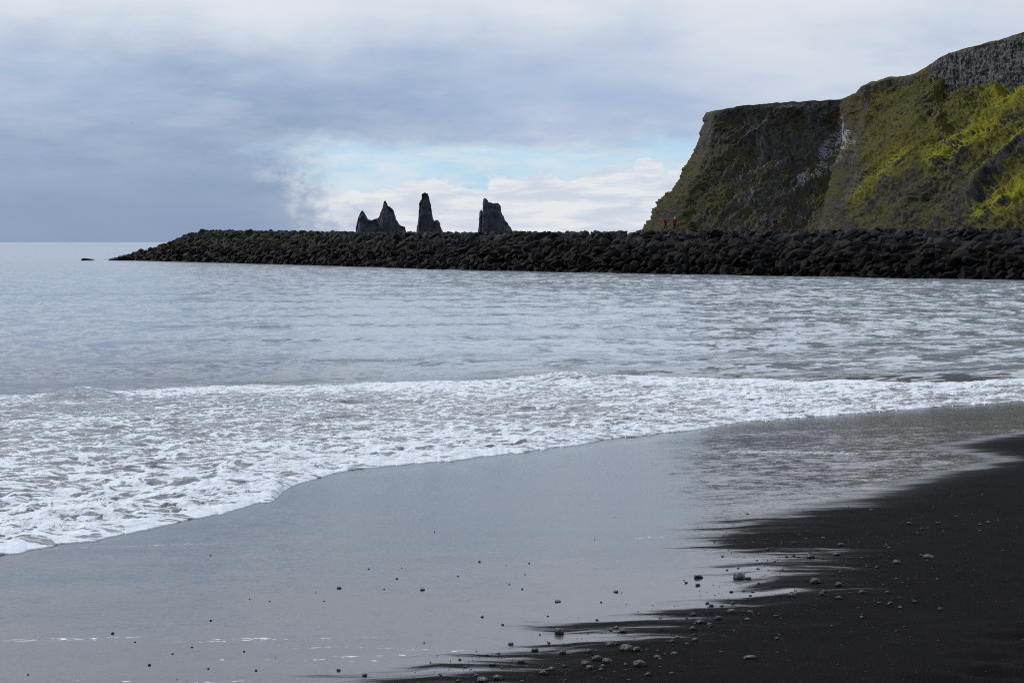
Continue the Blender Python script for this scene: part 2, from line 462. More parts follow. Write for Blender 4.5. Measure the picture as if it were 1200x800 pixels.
fm = nt.m('MULTIPLY', nt.fmix(nt.ss(nt.m('SUBTRACT', fval, thr), -.035, .045), nt.m('MULTIPLY', fo, .12), 1.0), nt.ss(fo, .015, .12))
wc = nt.mix(nt.attr('shallow'), (.275, .315, .36), nt.mix(n1, (.06, .06, .058), (.11, .107, .10)))
foamc = nt.mix(n2, (.42, .46, .52), (.73, .755, .79))
nt.put(p.inputs['Base Color'], nt.mix(fm, wc, foamc))
nt.put(p.inputs['Roughness'], nt.fmix(fm, nt.attr('rough'), .65))
p.inputs['IOR'].default_value = 1.34
nt.put(p.inputs['Specular IOR Level'], nt.fmix(fm, .5, .15))
nwat = tilt(nt, [((.9, .5, 1), .9, 4), ((2.6, 3.6, 1), .85, 3), ((.035, .14, 1), .22, 2)], pos)
hgt = nt.m('MULTIPLY', nt.m('ADD', nt.m('MULTIPLY', n2, .5), nt.m('MULTIPLY', fm, .6)), .05)
nb = nt.bump(hgt, .8, 1.0)
nmix = nt.new('ShaderNodeMix', data_type='VECTOR')
nt.put(nmix.inputs[0], fm); nt.put(nmix.inputs[4], nwat); nt.put(nmix.inputs[5], nb)
nt.put(p.inputs['Normal'], nt.vm('NORMALIZE', nmix.outputs[1]))
sea = tag(link('sea', me, m), kind='structure')

# ------------------------------------------------------------------ cliff
KEYS = [  # toe px, toe distance, rim px, rim py, rim distance, steepness exponent, height share of the slope under the rock band
    (830, 1750, 880, 160, 1750, 1.4, 1.0),
    (758, 1420, 845, 138, 1420, 1.5, 1.0),
    (737, 1235, 827, 132, 1245, 1.5, 1.0),
    (776, 1150, 838, 129.5, 1195, 1.55, 1.0),
    (830, 1105, 862, 125.5, 1178, 1.7, 1.0),
    (880, 1080, 900, 121, 1165, 1.8, 1.0),
    (925, 1068, 945, 118.5, 1158, 1.8, 1.0),
    (952, 1055, 985, 117, 1150, 1.7, 1.0),
    (966, 1015, 1003, 109, 1120, 1.5, 1.0),
    (985, 965, 1012, 99, 1085, 1.3, 1.0),
    (1020, 900, 1040, 91, 1050, 1.25, .985),
    (1062, 845, 1066, 88.5, 1020, 1.15, .96),
    (1105, 800, 1088, 77, 1000, 1.05, .91),
    (1140, 765, 1102, 66.5, 985, 1.0, .80),
    (1190, 725, 1130, 57, 960, 1.0, .78),
    (1250, 690, 1165, 48, 925, 1.0, .76),
    (1320, 650, 1205, 36, 890, 1.0, .74),
    (1450, 600, 1300, 14, 830, 1.0, .74),
    (1750, 540, 1550, 0, 740, 1.0, .74),
    (2300, 470, 2000, 0, 640, 1.0, .74)]
K = np.array(KEYS, float)
ks = np.concatenate([[0], np.cumsum(np.hypot(np.diff(K[:, 2]), np.diff(K[:, 1]) * .25) + 1)])
NS, NTT, NP = 820, 330, 14
srow = np.interp(np.linspace(0, 1, NS), [0, .05, .10, .90, 1.0], [0, np.interp(815, [0, 1], [0, 1]) * 0 + ks[1], ks[2] * .97, ks[16], ks[-1]])
def kin(c): return np.interp(srow, ks, K[:, c])
ker = np.hanning(15); ker /= ker.sum()
def smooth1(a): return np.convolve(np.pad(a, 7, mode='edge'), ker, mode='valid')
toe_px, toe_d, rim_px, rim_py, rim_d, ex, band = [kin(c) for c in range(7)]
toe_px, toe_d, rim_d, ex, band = map(smooth1, (toe_px, toe_d, rim_d, ex, band))
rim_py = rim_py + 1.2 * fbm(srow / 9.0, srow * 0, oct=4, seed=81) * np.clip((srow - ks[2]) / 20, 0.3, 1)
trx, _ = ray(toe_px, 291.0)
rrx, rrz = ray(rim_px, rim_py)
TOE = np.stack([trx * toe_d, toe_d, np.full(NS, -2.0)], -1)
RIM = np.stack([rrx * rim_d, rim_d, CAM_Z + rrz * rim_d], -1)
tt = np.linspace(0, 1, NTT)[:, None]
a_left = 1 - (1 - tt) ** ex[None, :]
bnd = band[None, :]
a_slope = np.where(tt < bnd, .90 * (tt / bnd) ** .95, .90 + .10 * ((tt - bnd) / np.maximum(1 - bnd, .02)) ** .8)
wband = sstep(1.0, .93, band)[None, :]
A = a_left * (1 - wband) + a_slope * wband
CX = TOE[None, :, 0] + (RIM - TOE)[None, :, 0] * A
CY = TOE[None, :, 1] + (RIM - TOE)[None, :, 1] * A
CZ = TOE[None, :, 2] + (RIM - TOE)[None, :, 2] * tt
def normals(x, y, z):
    du = np.stack([np.gradient(x, axis=1), np.gradient(y, axis=1), np.gradient(z, axis=1)], -1)
    dv = np.stack([np.gradient(x, axis=0), np.gradient(y, axis=0), np.gradient(z, axis=0)], -1)
    n = np.cross(du, dv); n /= np.linalg.norm(n, axis=-1, keepdims=True) + 1e-9
    return n
N = normals(CX, CY, CZ)
QX, QY = project(CX, CY, CZ)                                  # where each spot of the face lies as seen from the beach
# diagonal grain (gullies running down to the left), plus isotropic crags
ga = (QX * .62 + QY * .78); gb = (-QX * .78 + QY * .62)       # ga across the fall of the gullies
rightw = sstep(-2, 26, QX - np.interp(QY, [100, 140, 200, 245, 290], [1003, 1003, 995, 977, 955]) + 5 * fbm(QX / 9.0, QY / 9.0, oct=3, seed=90))
edge = sstep(0, .05, tt) * sstep(1.0, .95, tt) * (1 - .45 * sstep(862, 835, rim_px)[None, :] * sstep(.4, .8, tt))
edge0 = np.broadcast_to(edge, CX.shape)
big_ = fbm(ga / 46.0, gb / 120.0, oct=3, seed=91, ridge=True)
med_ = fbm(ga / 13.0, gb / 34.0, oct=4, seed=95, ridge=True, gain=.55)
crag = fbm(QX / 6.0, QY / 5.0, oct=4, seed=99, gain=.6)
disp = edge0 * ((4.6 + 2.4 * rightw) * big_ + (2.8 + .7 * rightw) * med_ + (2.0 - .6 * rightw) * crag + (1.3 - .5 * rightw) * fbm(QX / 2.2, QY / 2.6, oct=3, seed=100, gain=.65))
bandm = sstep(-.01, .02, tt - bnd + .02 * fbm(QX / 9.0, QY * 0, oct=3, seed=104)) * wband * sstep(1078, 1100, QX)
colm = fbm(QX / 2.6, QY / 14.0, oct=3, seed=103, ridge=True)    # columns of the rock band
disp = disp * (1 - .85 * bandm) + bandm * (2.2 * colm + 1.6 * fbm(QX / 18.0, QY / 7.0, oct=2, seed=105)) * sstep(1.0, .99, tt)
# ledges on the dark left face
led = np.sin(CZ / 4.1 + 2.2 * fbm(QX / 40.0, QY / 40.0, oct=2, seed=107))
disp += (1 - rightw) * edge0 * .6 * led * sstep(955, 915, QX)
# dark spur at the lower right
def band_px(x0, y0, x1, y1, wd):
    dx, dy = x1 - x0, y1 - y0; L = math.hypot(dx, dy)
    t = np.clip(((QX - x0) * dx + (QY - y0) * dy) / (L * L), 0, 1)
    dist = np.hypot(QX - x0 - t * dx, QY - y0 - t * dy) + 4.0 * crag
    return np.exp(-(dist / wd) ** 2)
spur = np.maximum(band_px(1215, 172, 1170, 205, 8), band_px(1172, 205, 1146, 238, 6))
disp += 6.5 * spur
# gully between the left face and the right slope
gul = np.maximum(band_px(1004, 118, 1000, 180, 5), band_px(1000, 180, 975, 262, 7))
disp -= 9.0 * gul * edge0
xb_ = np.interp(QY, [100, 140, 200, 245, 290], [998, 995, 985, 966, 945])
strip = np.exp(-((QX - xb_) / 15.0) ** 2)
disp = disp * (1 - .72 * strip)
V = np.stack([CX, CY, CZ], -1) + N * disp[..., None] * np.where((N[..., 1:2] > 0.3), -1, 1)
# plateau behind the rim
last = V[-1]
inw = np.stack([np.full(NS, .25), np.full(NS, 1.0), np.zeros(NS)], -1)
pl = []
for kk in range(1, NP + 1):
    run = 1.2 * (1.55 ** kk)
    q = last + inw * run
    q[:, 2] = last[:, 2] + min(.4, .1 * kk) - .035 * run + .25 * vnoise(q[:, 0] / 5, q[:, 1] / 5, seed=3)
    pl.append(q)
V = np.concatenate([V, np.array(pl)], 0)
me = mesh_from('cliff', V.reshape(-1, 3), grid_faces(NTT + NP, NS))
N2 = normals(V[..., 0], V[..., 1], V[..., 2])
nz = np.abs(N2[..., 2])
def ext(a, v=None):
    return np.concatenate([a, np.repeat((a[-1:] if v is None else np.full((1, NS), v)), NP, 0)], 0)
# where things grow or lie on it, and where sunlit patches are painted
gnoise = fbm(ga / 10.0, gb / 22.0, oct=4, seed=111)
grass = np.clip(.56 + .42 * (ext(rightw) - .5) + .75 * ext(gnoise) + .9 * (nz - .45), 0, 1)
lowtal = sstep(0, 14, QY - np.interp(QX, [940, 975, 1040, 1090, 1120, 1150, 1165, 1200], [300, 246, 214, 194, 180, 205, 240, 300]) + 9 * crag)
grass = np.clip(grass + .16 * ext(sstep(880, 800, QX)) + .12 * ext(strip), 0, 1)
grass = grass * (1 - .36 * ext(lowtal, 0)) * (1 - ext(bandm, 0)) * (1 - .9 * ext(spur, 0)) * (1 - .35 * ext(gul, 0))
rimdark = np.broadcast_to(sstep(.90, .96, tt), CX.shape) * sstep(1.0, .9, wband + .0 * tt)
grass = grass * (1 - .55 * ext(rimdark, 0))
yel = np.clip(.30 + .65 * ext(rightw * (.35 + .9 * sstep(-.5, .5, fbm(ga / 30.0, gb / 60.0, oct=3, seed=117)))) + .35 * ext(fbm(QX / 9.0, QY / 9.0, oct=3, seed=119)), 0, 1) * (.55 + .45 * ext(rightw)) * (1 - .6 * ext(lowtal, 0))
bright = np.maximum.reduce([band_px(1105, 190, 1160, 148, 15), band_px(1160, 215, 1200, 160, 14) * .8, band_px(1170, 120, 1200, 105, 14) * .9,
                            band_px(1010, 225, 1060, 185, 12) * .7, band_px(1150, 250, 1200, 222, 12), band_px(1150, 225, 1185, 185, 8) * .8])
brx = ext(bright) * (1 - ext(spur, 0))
grey = np.maximum.reduce([band_px(986, 140, 985, 160, 4.5), band_px(985, 162, 968, 188, 11), band_px(968, 186, 966, 200, 8), band_px(958, 203, 942, 214, 7) * .9,
                          band_px(893, 165, 890, 195, 9) * .26, band_px(998, 165, 996, 175, 6) * .2])
grey = grey * sstep(-.7, .0, fbm(QX / 3.0, QY / 9.0, oct=3, seed=123))
brown = np.maximum(band_px(1000, 118, 996, 140, 9), band_px(985, 130, 978, 150, 8) * .8)
top_ = np.concatenate([np.broadcast_to(sstep(.985, .998, tt), CX.shape), np.ones((NP, NS))], 0)
attr(me, 'tuff_haze', ext((1 - rightw) * (1 - .8 * strip) * sstep(790, 900, QX))); attr(me, 'grass', grass); attr(me, 'yellow', np.clip(yel, 0, 1)); attr(me, 'bright', brx); attr(me, 'greyrock', ext(grey, 0))
attr(me, 'brown', ext(brown, 0)); attr(me, 'column', ext(bandm, 0)); attr(me, 'turf', top_)
attr(me, 'soil', top_ * ext(np.broadcast_to(sstep(1095, 1120, rim_px)[None, :], CX.shape)))

m, nt, p = new_mat('cliff_rock_and_moss')
pos = nt.pos()
nA = nt.noise(pos, .16, 6, .62); nB = nt.noise(pos, .55, 5, .65); nC = nt.noise(nt.vm('MULTIPLY', pos, (1, 1, .25)), .8, 4, .6)
nV = nt.noise(nt.vm('MULTIPLY', pos, (1, 1, .22)), .22, 6, .68)
nD = nt.noise(pos, 1.5, 4, .7)
rock = nt.mix(nt.ss(nt.m('ADD', nt.m('MULTIPLY', nV, .6), nt.m('MULTIPLY', nD, .4)), .32, .68), (.011, .011, .0118), (.088, .080, .072))
tuf_haze = nt.mix(nt.ss(nt.m('ADD', nt.m('MULTIPLY', nV, .6), nt.m('MULTIPLY', nD, .4)), .32, .68), (.016, .016, .016), (.135, .125, .108))  # paler left-face rock, its colour lightened in place of missing haze
rock = nt.mix(nt.attr('tuff_haze'), nt.vm('SCALE', rock, .75), tuf_haze)
rock = nt.mix(nt.m('MULTIPLY', nt.ss(nB, .52, .75), .5), rock, (.050, .047, .042))
rock = nt.mix(nt.m('MULTIPLY', nt.attr('column'), .75), rock, nt.mix(nt.ss(nC, .35, .68), (.022, .023, .025), (.19, .19, .19)))
rock = nt.mix(nt.ss(nt.attr('greyrock'), .12, .45), rock, nt.mix(nC, (.15, .155, .165), (.36, .365, .38)))
gd = nt.mix(nB, (.034, .034, .015), (.072, .066, .030))
gy = nt.mix(nA, (.066, .058, .014), (.130, .115, .016))
g = nt.mix(nt.m('MULTIPLY', nt.attr('yellow'), nt.ss(nB, .32, .68)), gd, gy)
g = nt.mix(nt.m('MULTIPLY', nt.attr('bright'), .8), g, nt.mix(nB, (.17, .172, .014), (.27, .255, .020)))  # moss patches with colour raised to paint strong sun on them
gm = nt.ss(nt.m('ADD', nt.attr('grass'), nt.m('ADD', nt.m('MULTIPLY', nt.m('SUBTRACT', nA, .5), .9), nt.m('MULTIPLY', nt.m('SUBTRACT', nB, .5), .8))), .34, .60)
g = nt.mix(nt.m('MULTIPLY', nt.ss(nD, .48, .74), .6), g, nt.vm('SCALE', g, .45))
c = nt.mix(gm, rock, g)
c = nt.mix(nt.m('MULTIPLY', nt.ss(nt.attr('brown'), .15, .7), .8), c, nt.mix(nB, (.055, .042, .022), (.085, .066, .034)))
c = nt.mix(nt.m('MULTIPLY', nt.attr('turf'), .9), c, (.075, .085, .025))
c = nt.mix(nt.m('MULTIPLY', nt.attr('soil'), .9), c, (.11, .062, .038))
nt.put(p.inputs['Base Color'], c); p.inputs['Roughness'].default_value = .95; p.inputs['Specular IOR Level'].default_value = .06
hh = nt.m('ADD', nt.m('MULTIPLY', nA, 2.2), nt.m('ADD', nt.m('MULTIPLY', nB, 1.3), nt.m('MULTIPLY', nD, .6)))
nt.put(p.inputs['Normal'], nt.bump(hh, .9, 1.0))
cliff = tag(link('cliff', me, m), kind='structure')

# ------------------------------------------------------------------ sea stacks
def stack_mesh(outline, d, seed, depth):
    pts = np.array([(400 + a / 5.4545, 200 + b / 5.4545) for a, b in outline])
    seg = np.concatenate([[0], np.cumsum(np.hypot(np.diff(pts[:, 0]), np.diff(pts[:, 1])))])
    q = np.linspace(0, seg[-1], 170)
    px = np.interp(q, seg, pts[:, 0]); py = np.interp(q, seg, pts[:, 1])
    py = py + .9 * fbm(q * .35, q * 0, oct=4, seed=seed, gain=.65)
    rx, rz = ray(px, py)
    X = rx * d; H = np.maximum(CAM_Z + rz * d, -1) + 2.0
    th = np.linspace(0, math.pi, 72)[:, None]
    xm = X.mean()
    D = depth * (.30 + .70 * np.clip(H / H.max(), 0, 1)) * np.ones_like(X)
    yy = -np.cos(th) * D[None, :] * (1 - .55 * np.sin(th) ** 2)
    zz = H[None, :] * np.abs(np.sin(th)) ** .62
    xx = X[None, :] + (xm - X)[None, :] * 0 * th
    dn = fbm(xx / 9.0, zz / 14.0, yy / 9.0, oct=4, seed=seed + 5, gain=.6)
    yy = yy + 10.0 * dn * np.sin(th)
    xx = xx + 1.3 * fbm(xx / 5, zz / 6.0, yy / 5, oct=3, seed=seed + 9)
    v = np.stack([xx - xm, yy, zz - 2.0], -1)
    return mesh_from('sea_stack', v.reshape(-1, 3), grid_faces(*xx.shape)), xm

m_st, nt, p = new_mat('stack_basalt_haze')
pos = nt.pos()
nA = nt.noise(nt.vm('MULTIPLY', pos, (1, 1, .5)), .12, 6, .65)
nt.put(p.inputs['Base Color'], nt.mix(nt.ss(nA, .34, .66), (.020, .024, .031), (.045, .051, .060)))  # dark basalt, lifted and blued in colour in place of distant haze
p.inputs['Roughness'].default_value = .9; p.inputs['Specular IOR Level'].default_value = .2
nt.put(p.inputs['Normal'], nt.bump(nt.m('MULTIPLY', nA, 8.0), .9, 1.0))
SA = [(70, 452), (80, 440), (95, 385), (100, 345), (112, 290), (125, 262), (133, 252), (150, 272), (170, 312), (195, 318), (240, 297), (252, 262), (265, 235), (273, 200), (281, 190),
      (300, 225), (330, 245), (343, 280), (350, 312), (370, 345), (407, 362), (412, 385), (430, 440), (440, 452)]
SB = [(470, 452), (476, 440), (483, 385), (490, 320), (497, 265), (500, 200), (513, 185), (516, 150), (535, 140), (553, 147), (562, 180), (577, 240), (581, 270), (584, 300),
      (592, 322), (612, 315), (626, 330), (640, 365), (646, 385), (664, 440), (670, 452)]
SC = [(850, 452), (858, 440), (873, 385), (880, 340), (884, 258), (892, 247), (900, 258), (904, 262), (907, 190), (911, 177), (920, 175), (945, 200), (965, 207), (1000, 207), (1015, 225), (1028, 280),
      (1050, 320), (1080, 360), (1094, 385), (1120, 440), (1128, 452)]
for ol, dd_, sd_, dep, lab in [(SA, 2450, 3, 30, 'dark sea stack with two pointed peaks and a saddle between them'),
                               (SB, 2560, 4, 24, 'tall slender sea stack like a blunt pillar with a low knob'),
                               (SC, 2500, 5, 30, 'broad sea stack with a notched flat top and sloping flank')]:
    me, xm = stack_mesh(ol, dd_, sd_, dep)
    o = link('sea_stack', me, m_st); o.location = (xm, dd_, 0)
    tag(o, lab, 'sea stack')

# ------------------------------------------------------------------ breakwater
m_bo, nt, p = new_mat('breakwater_basalt')
pos = nt.pos(); bx0, by0, bz0 = nt.sep(pos)
oi = nt.new('ShaderNodeObjectInfo').outputs['Random']
nA = nt.noise(pos, .9, 5, .6); nB = nt.noise(pos, 4.5, 4, .65); nL = nt.noise(nt.vm('MULTIPLY', pos, (1, 1, 1)), .30, 3, .5)
tone = nt.voro(pos, .55, out='Color'); tone = nt.sep(tone)[0]
c = nt.mix(nt.m('ADD', nt.m('MULTIPLY', nA, .55), nt.m('MULTIPLY', tone, .4)), (.0035, .0035, .004), (.026, .026, .027))
c = nt.mix(nt.m('MULTIPLY', nt.ss(nB, .56, .72), .45), c, (.05, .05, .048))
zz = nt.m('ADD', bz0, nt.m('MULTIPLY', nt.m('SUBTRACT', nL, .5), 2.2))
drytop = nt.m('MULTIPLY', nt.ss(zz, 3.0, 4.6), nt.ss(tone, .15, .9))
c = nt.mix(nt.m('MULTIPLY', drytop, .5), c, (.050, .050, .052))
rust = nt.m('MULTIPLY', nt.ss(zz, 1.9, 2.7), nt.ss(zz, 4.4, 3.3))
c = nt.mix(nt.m('MULTIPLY', rust, nt.m('MULTIPLY', nt.ss(nA, .45, .68), .75)), c, (.030, .018, .006))
moss = nt.m('MULTIPLY', nt.ss(zz, 2.6, 3.8), nt.m('MULTIPLY', nt.ss(bx0, -8, -52), nt.ss(nt.noise(pos, .55, 3, .6), .46, .62)))
c = nt.mix(nt.m('MULTIPLY', moss, .85), c, (.036, .040, .011))
wetm = nt.ss(zz, 3.0, 1.8)
c = nt.mix(nt.m('MULTIPLY', wetm, .92), c, (.0018, .0016, .0015))
nt.put(p.inputs['Base Color'], c)
nt.put(p.inputs['Roughness'], nt.fmix(wetm, .9, .8)); p.inputs['Specular IOR Level'].default_value = .07
nt.put(p.inputs['Normal'], nt.bump(nt.m('ADD', nt.m('MULTIPLY', nA, .25), nt.m('MULTIPLY', nB, .06)), .8, 1.0))

FRONT = [(122, 304.5), (160, 305.5), (260, 308), (400, 312), (560, 317), (800, 321.5), (1000, 325), (1200, 328.5), (1500, 334)]
fp = []
for a, b in FRONT:
    rx, rz = ray(a, b); dd_ = -CAM_Z / float(rz); fp.append((float(rx) * dd_, dd_))
fp += [(95, 136), (112, 118)]
fp = np.array(fp)
fs = np.concatenate([[0], np.cumsum(np.hypot(*np.diff(fp, axis=0).T))])
LEN = fs[-1]
def front(s): return np.array([np.interp(s, fs, fp[:, 0]), np.interp(s, fs, fp[:, 1])])
AX = (fp[7] - fp[1]); AX /= np.linalg.norm(AX)
BACK = np.array([-AX[1], AX[0]])
if BACK[1] < 0: BACK = -BACK
CRW = 8.5                                                       # run of the front slope
def crest_z(s):
    # crest height read where the crest is seen; it falls away at the seaward tip
    pnt = front(s) + BACK * CRW
    px = 600 + F * pnt[0] / pnt[1]
    py = np.interp(px, [118, 140, 158, 180, 200, 222, 240, 300, 500, 740, 900, 1200, 1500], [304.6, 302, 297, 290, 284, 273, 269.5, 270.5, 272.5, 271, 269, 268, 266])
    return CAM_Z + float(ray(px, py)[1]) * pnt[1]
ss_ = np.linspace(0, LEN, 160)
prof = []
for s in ss_:
    f0 = front(s); cz = crest_z(s) - .55
    cz = max(cz, -.8)
    row = []
    for off, z in ((-2.0, -1.8), (0.6, -.35), (CRW * .5, cz * .5 - .2), (CRW, cz), (CRW + 4.5, cz), (CRW + 10, cz * .4), (CRW + 15, -2.5)):
        q = f0 + BACK * off; row.append((q[0], q[1], min(z, cz)))
    prof.append(row)
prof = np.array(prof)
me = mesh_from('breakwater', prof.reshape(-1, 3), grid_faces(prof.shape[0], prof.shape[1]), smooth=False)
tag(link('breakwater', me, m_bo), 'long dark breakwater of piled boulders running across the bay', 'breakwater')

def rock_mesh(seed, angular=True):
    r = random.Random(seed)
    bm = bmesh.new()
    for i in range(19):
        v = Vector((r.gauss(0, 1), r.gauss(0, 1), r.gauss(0, 1))).normalized()
        v = Vector((max(-.78, min(.78, v.x)) * 1.2, max(-.78, min(.78, v.y)), max(-.72, min(.72, v.z)) * .85)) * r.uniform(.86, 1.08)
        bm.verts.new(v)
    res = bmesh.ops.convex_hull(bm, input=bm.verts)
    bmesh.ops.delete(bm, geom=[v for v in bm.verts if not v.link_faces], context='VERTS')
    bmesh.ops.dissolve_limit(bm, angle_limit=math.radians(12), verts=bm.verts, edges=bm.edges)
    bmesh.ops.bevel(bm, geom=list(bm.edges), offset=.07, segments=1, profile=.5, affect='EDGES', clamp_overlap=True)
    bmesh.ops.triangulate(bm, faces=bm.faces)
    me = bpy.data.meshes.new('boulder'); bm.to_mesh(me); bm.free()
    me.materials.append(m_bo)
    return me
RM = [rock_mesh(100 + i) for i in range(12)]
RV = []
for me in RM:
    v = np.array([x.co[:] for x in me.vertices]); f = np.array([q.vertices[:] for q in me.polygons])
    RV.append((v, f))

items = []                                                     # (pos, scale3, euler, variant)
def lay(s, off, z, r):
    f0 = front(s) + BACK * off
    sc = (r * random.uniform(.85, 1.35), r * random.uniform(.8, 1.15), r * random.uniform(.65, 1.05))
    items.append((np.array([f0[0], f0[1], z]), sc, (random.uniform(-.7, .7), random.uniform(-.7, .7), random.uniform(0, 6.28)), random.randrange(12)))
s = 0.0
while s < LEN - 12:
    cz = crest_z(s)
    nrow = 11
    for i in range(nrow):
        tq = (i + random.uniform(.2, .8)) / nrow
        z = -.35 + (cz - .2) * tq
        if cz < 1.2 and i > 4: continue
        if cz < 3 and i > 8: continue
        r = random.choice((.4, .5, .6, .68, .8, .92, 1.08)) * (.8 if cz < 2 else 1)
        lay(s + random.uniform(-.5, .5), CRW * tq + .1, min(z, max(cz - r * .55, -.3)), r)
    if cz > 3:
        for i in range(3):
            r = random.uniform(.45, .78)
            lay(s + random.uniform(-.6, .6), CRW + .3 + i * 1.5 + random.uniform(-.4, .4), cz - r * random.uniform(.55, .85), r)
    s += 1.02
# bits of the tip that stand clear of the water
TIP = [(104, 301.6, 2.6, .62, 'lone low rock awash beyond the tip of the breakwater'),
       (134, 301.5, 2.0, .7, 'outermost small rock touching the seaward tip of the breakwater'),
       (149, 300.0, 3.3, 1.3, 'rounded dark rock humped up at the tip of the breakwater')]

def rock_world(it):
    pos, sc, eu, k = it
    v, f = RV[k]
    M = np.array(Euler(eu).to_matrix())
    return (v * np.array(sc)) @ M.T + pos, f

score = []
for i, it in enumerate(items):
    px, py = project(*it[0])
    d_ = it[0][1]
    front_ok = np.dot(it[0][:2] - front(0), BACK)
    sc_ = it[1][0] * it[1][2] / d_ ** 2
    if px < -5 or px > 1205: sc_ *= .01
    score.append(sc_)
order = np.argsort(score)[::-1]
solo = set(int(i) for i in order[:286])
ZONE = {'wet': ('near-black wet boulder low on the breakwater by the water', 'wet boulders along the waterline of the breakwater'),
        'mid': ('brown-stained dark boulder midway up the breakwater slope', 'stained boulders midway up the breakwater'),
        'dry': ('dry dark grey angular boulder near the breakwater crest', 'dry boulders along the breakwater crest')}
vv, ff, off = [], [], 0
allv = [None] * len(items)
for i, it in enumerate(items):
    wv, f = rock_world(it); allv[i] = wv
    if i in solo:
        o = bpy.data.objects.new('boulder', RM[it[3]]); COL.objects.link(o)
        o.location = it[0]; o.scale = it[1]; o.rotation_euler = it[2]
        z = it[0][2]
        a, b = ZONE['wet' if z < 1.7 else 'mid' if z < 3.6 else 'dry']
        tag(o, a, 'boulder', b)
    else:
        vv.append(wv); ff.append(f + off); off += len(wv)
me = mesh_from('boulder_pile', np.concatenate(vv), np.concatenate(ff), smooth=False)
tag(link('boulder_pile', me, m_bo), 'mass of smaller looking dark boulders heaped along the far breakwater', 'boulder pile', kind='stuff')
for px, py, wd, ht, lab in TIP:
    dd_ = 330.0
    q = at(px, py, dd_)
    o = bpy.data.objects.new('boulder', RM[int(px) % 12]); COL.objects.link(o)
    o.location = (q[0], dd_, 0.05); o.scale = (wd * .62, 1.2, ht); o.rotation_euler = (0, .1, .3)
    tag(o, lab, 'boulder')

# ------------------------------------------------------------------ people on the crest
def skin(name, verts, edges, radii, lv=1):
    me = bpy.data.meshes.new(name); me.from_pydata(verts, edges, []); me.update()
    o = bpy.data.objects.new(name, me); COL.objects.link(o)
    md = o.modifiers.new('skin', 'SKIN'); md.use_smooth_shade = True
    for i, r in enumerate(radii):
        r = r if isinstance(r, tuple) else (r, r)
        me.skin_vertices[0].data[i].radius = r
    me.skin_vertices[0].data[0].use_root = True
    sb = o.modifiers.new('sub', 'SUBSURF'); sb.levels = lv; sb.render_levels = lv
    dg = bpy.context.evaluated_depsgraph_get(); dg.update()
    out = bpy.data.meshes.new_from_object(o.evaluated_get(dg))
    bpy.data.objects.remove(o); out.name = name
    return out

def simple(name, col, rough=.8):
    m, nt, p = new_mat(name)
    n = nt.noise(nt.new('ShaderNodeTexCoord').outputs['Object'], 9.0, 3, .6)
    nt.put(p.inputs['Base Color'], nt.mix(n, tuple(c * .8 for c in col), tuple(min(1, c * 1.15) for c in col)))
    p.inputs['Roughness'].default_value = rough; p.inputs['Specular IOR Level'].default_value = .2
    return m
M_SKIN = simple('skin_tone', (.42, .26, .18), .55)
M_RED = simple('red_jacket_cloth', (.15, .002, .005)); M_BLUE = simple('blue_jacket_cloth', (.008, .028, .085)); M_NAVY = simple('navy_cloth', (.012, .016, .03))
M_DARK = simple('dark_trouser_cloth', (.014, .014, .017)); M_HAIR = simple('dark_hair', (.012, .01, .009)); M_CAP = simple('pale_knit_cap', (.48, .48, .46)); M_RUST = simple('red_bag_cloth', (.28, .02, .012))

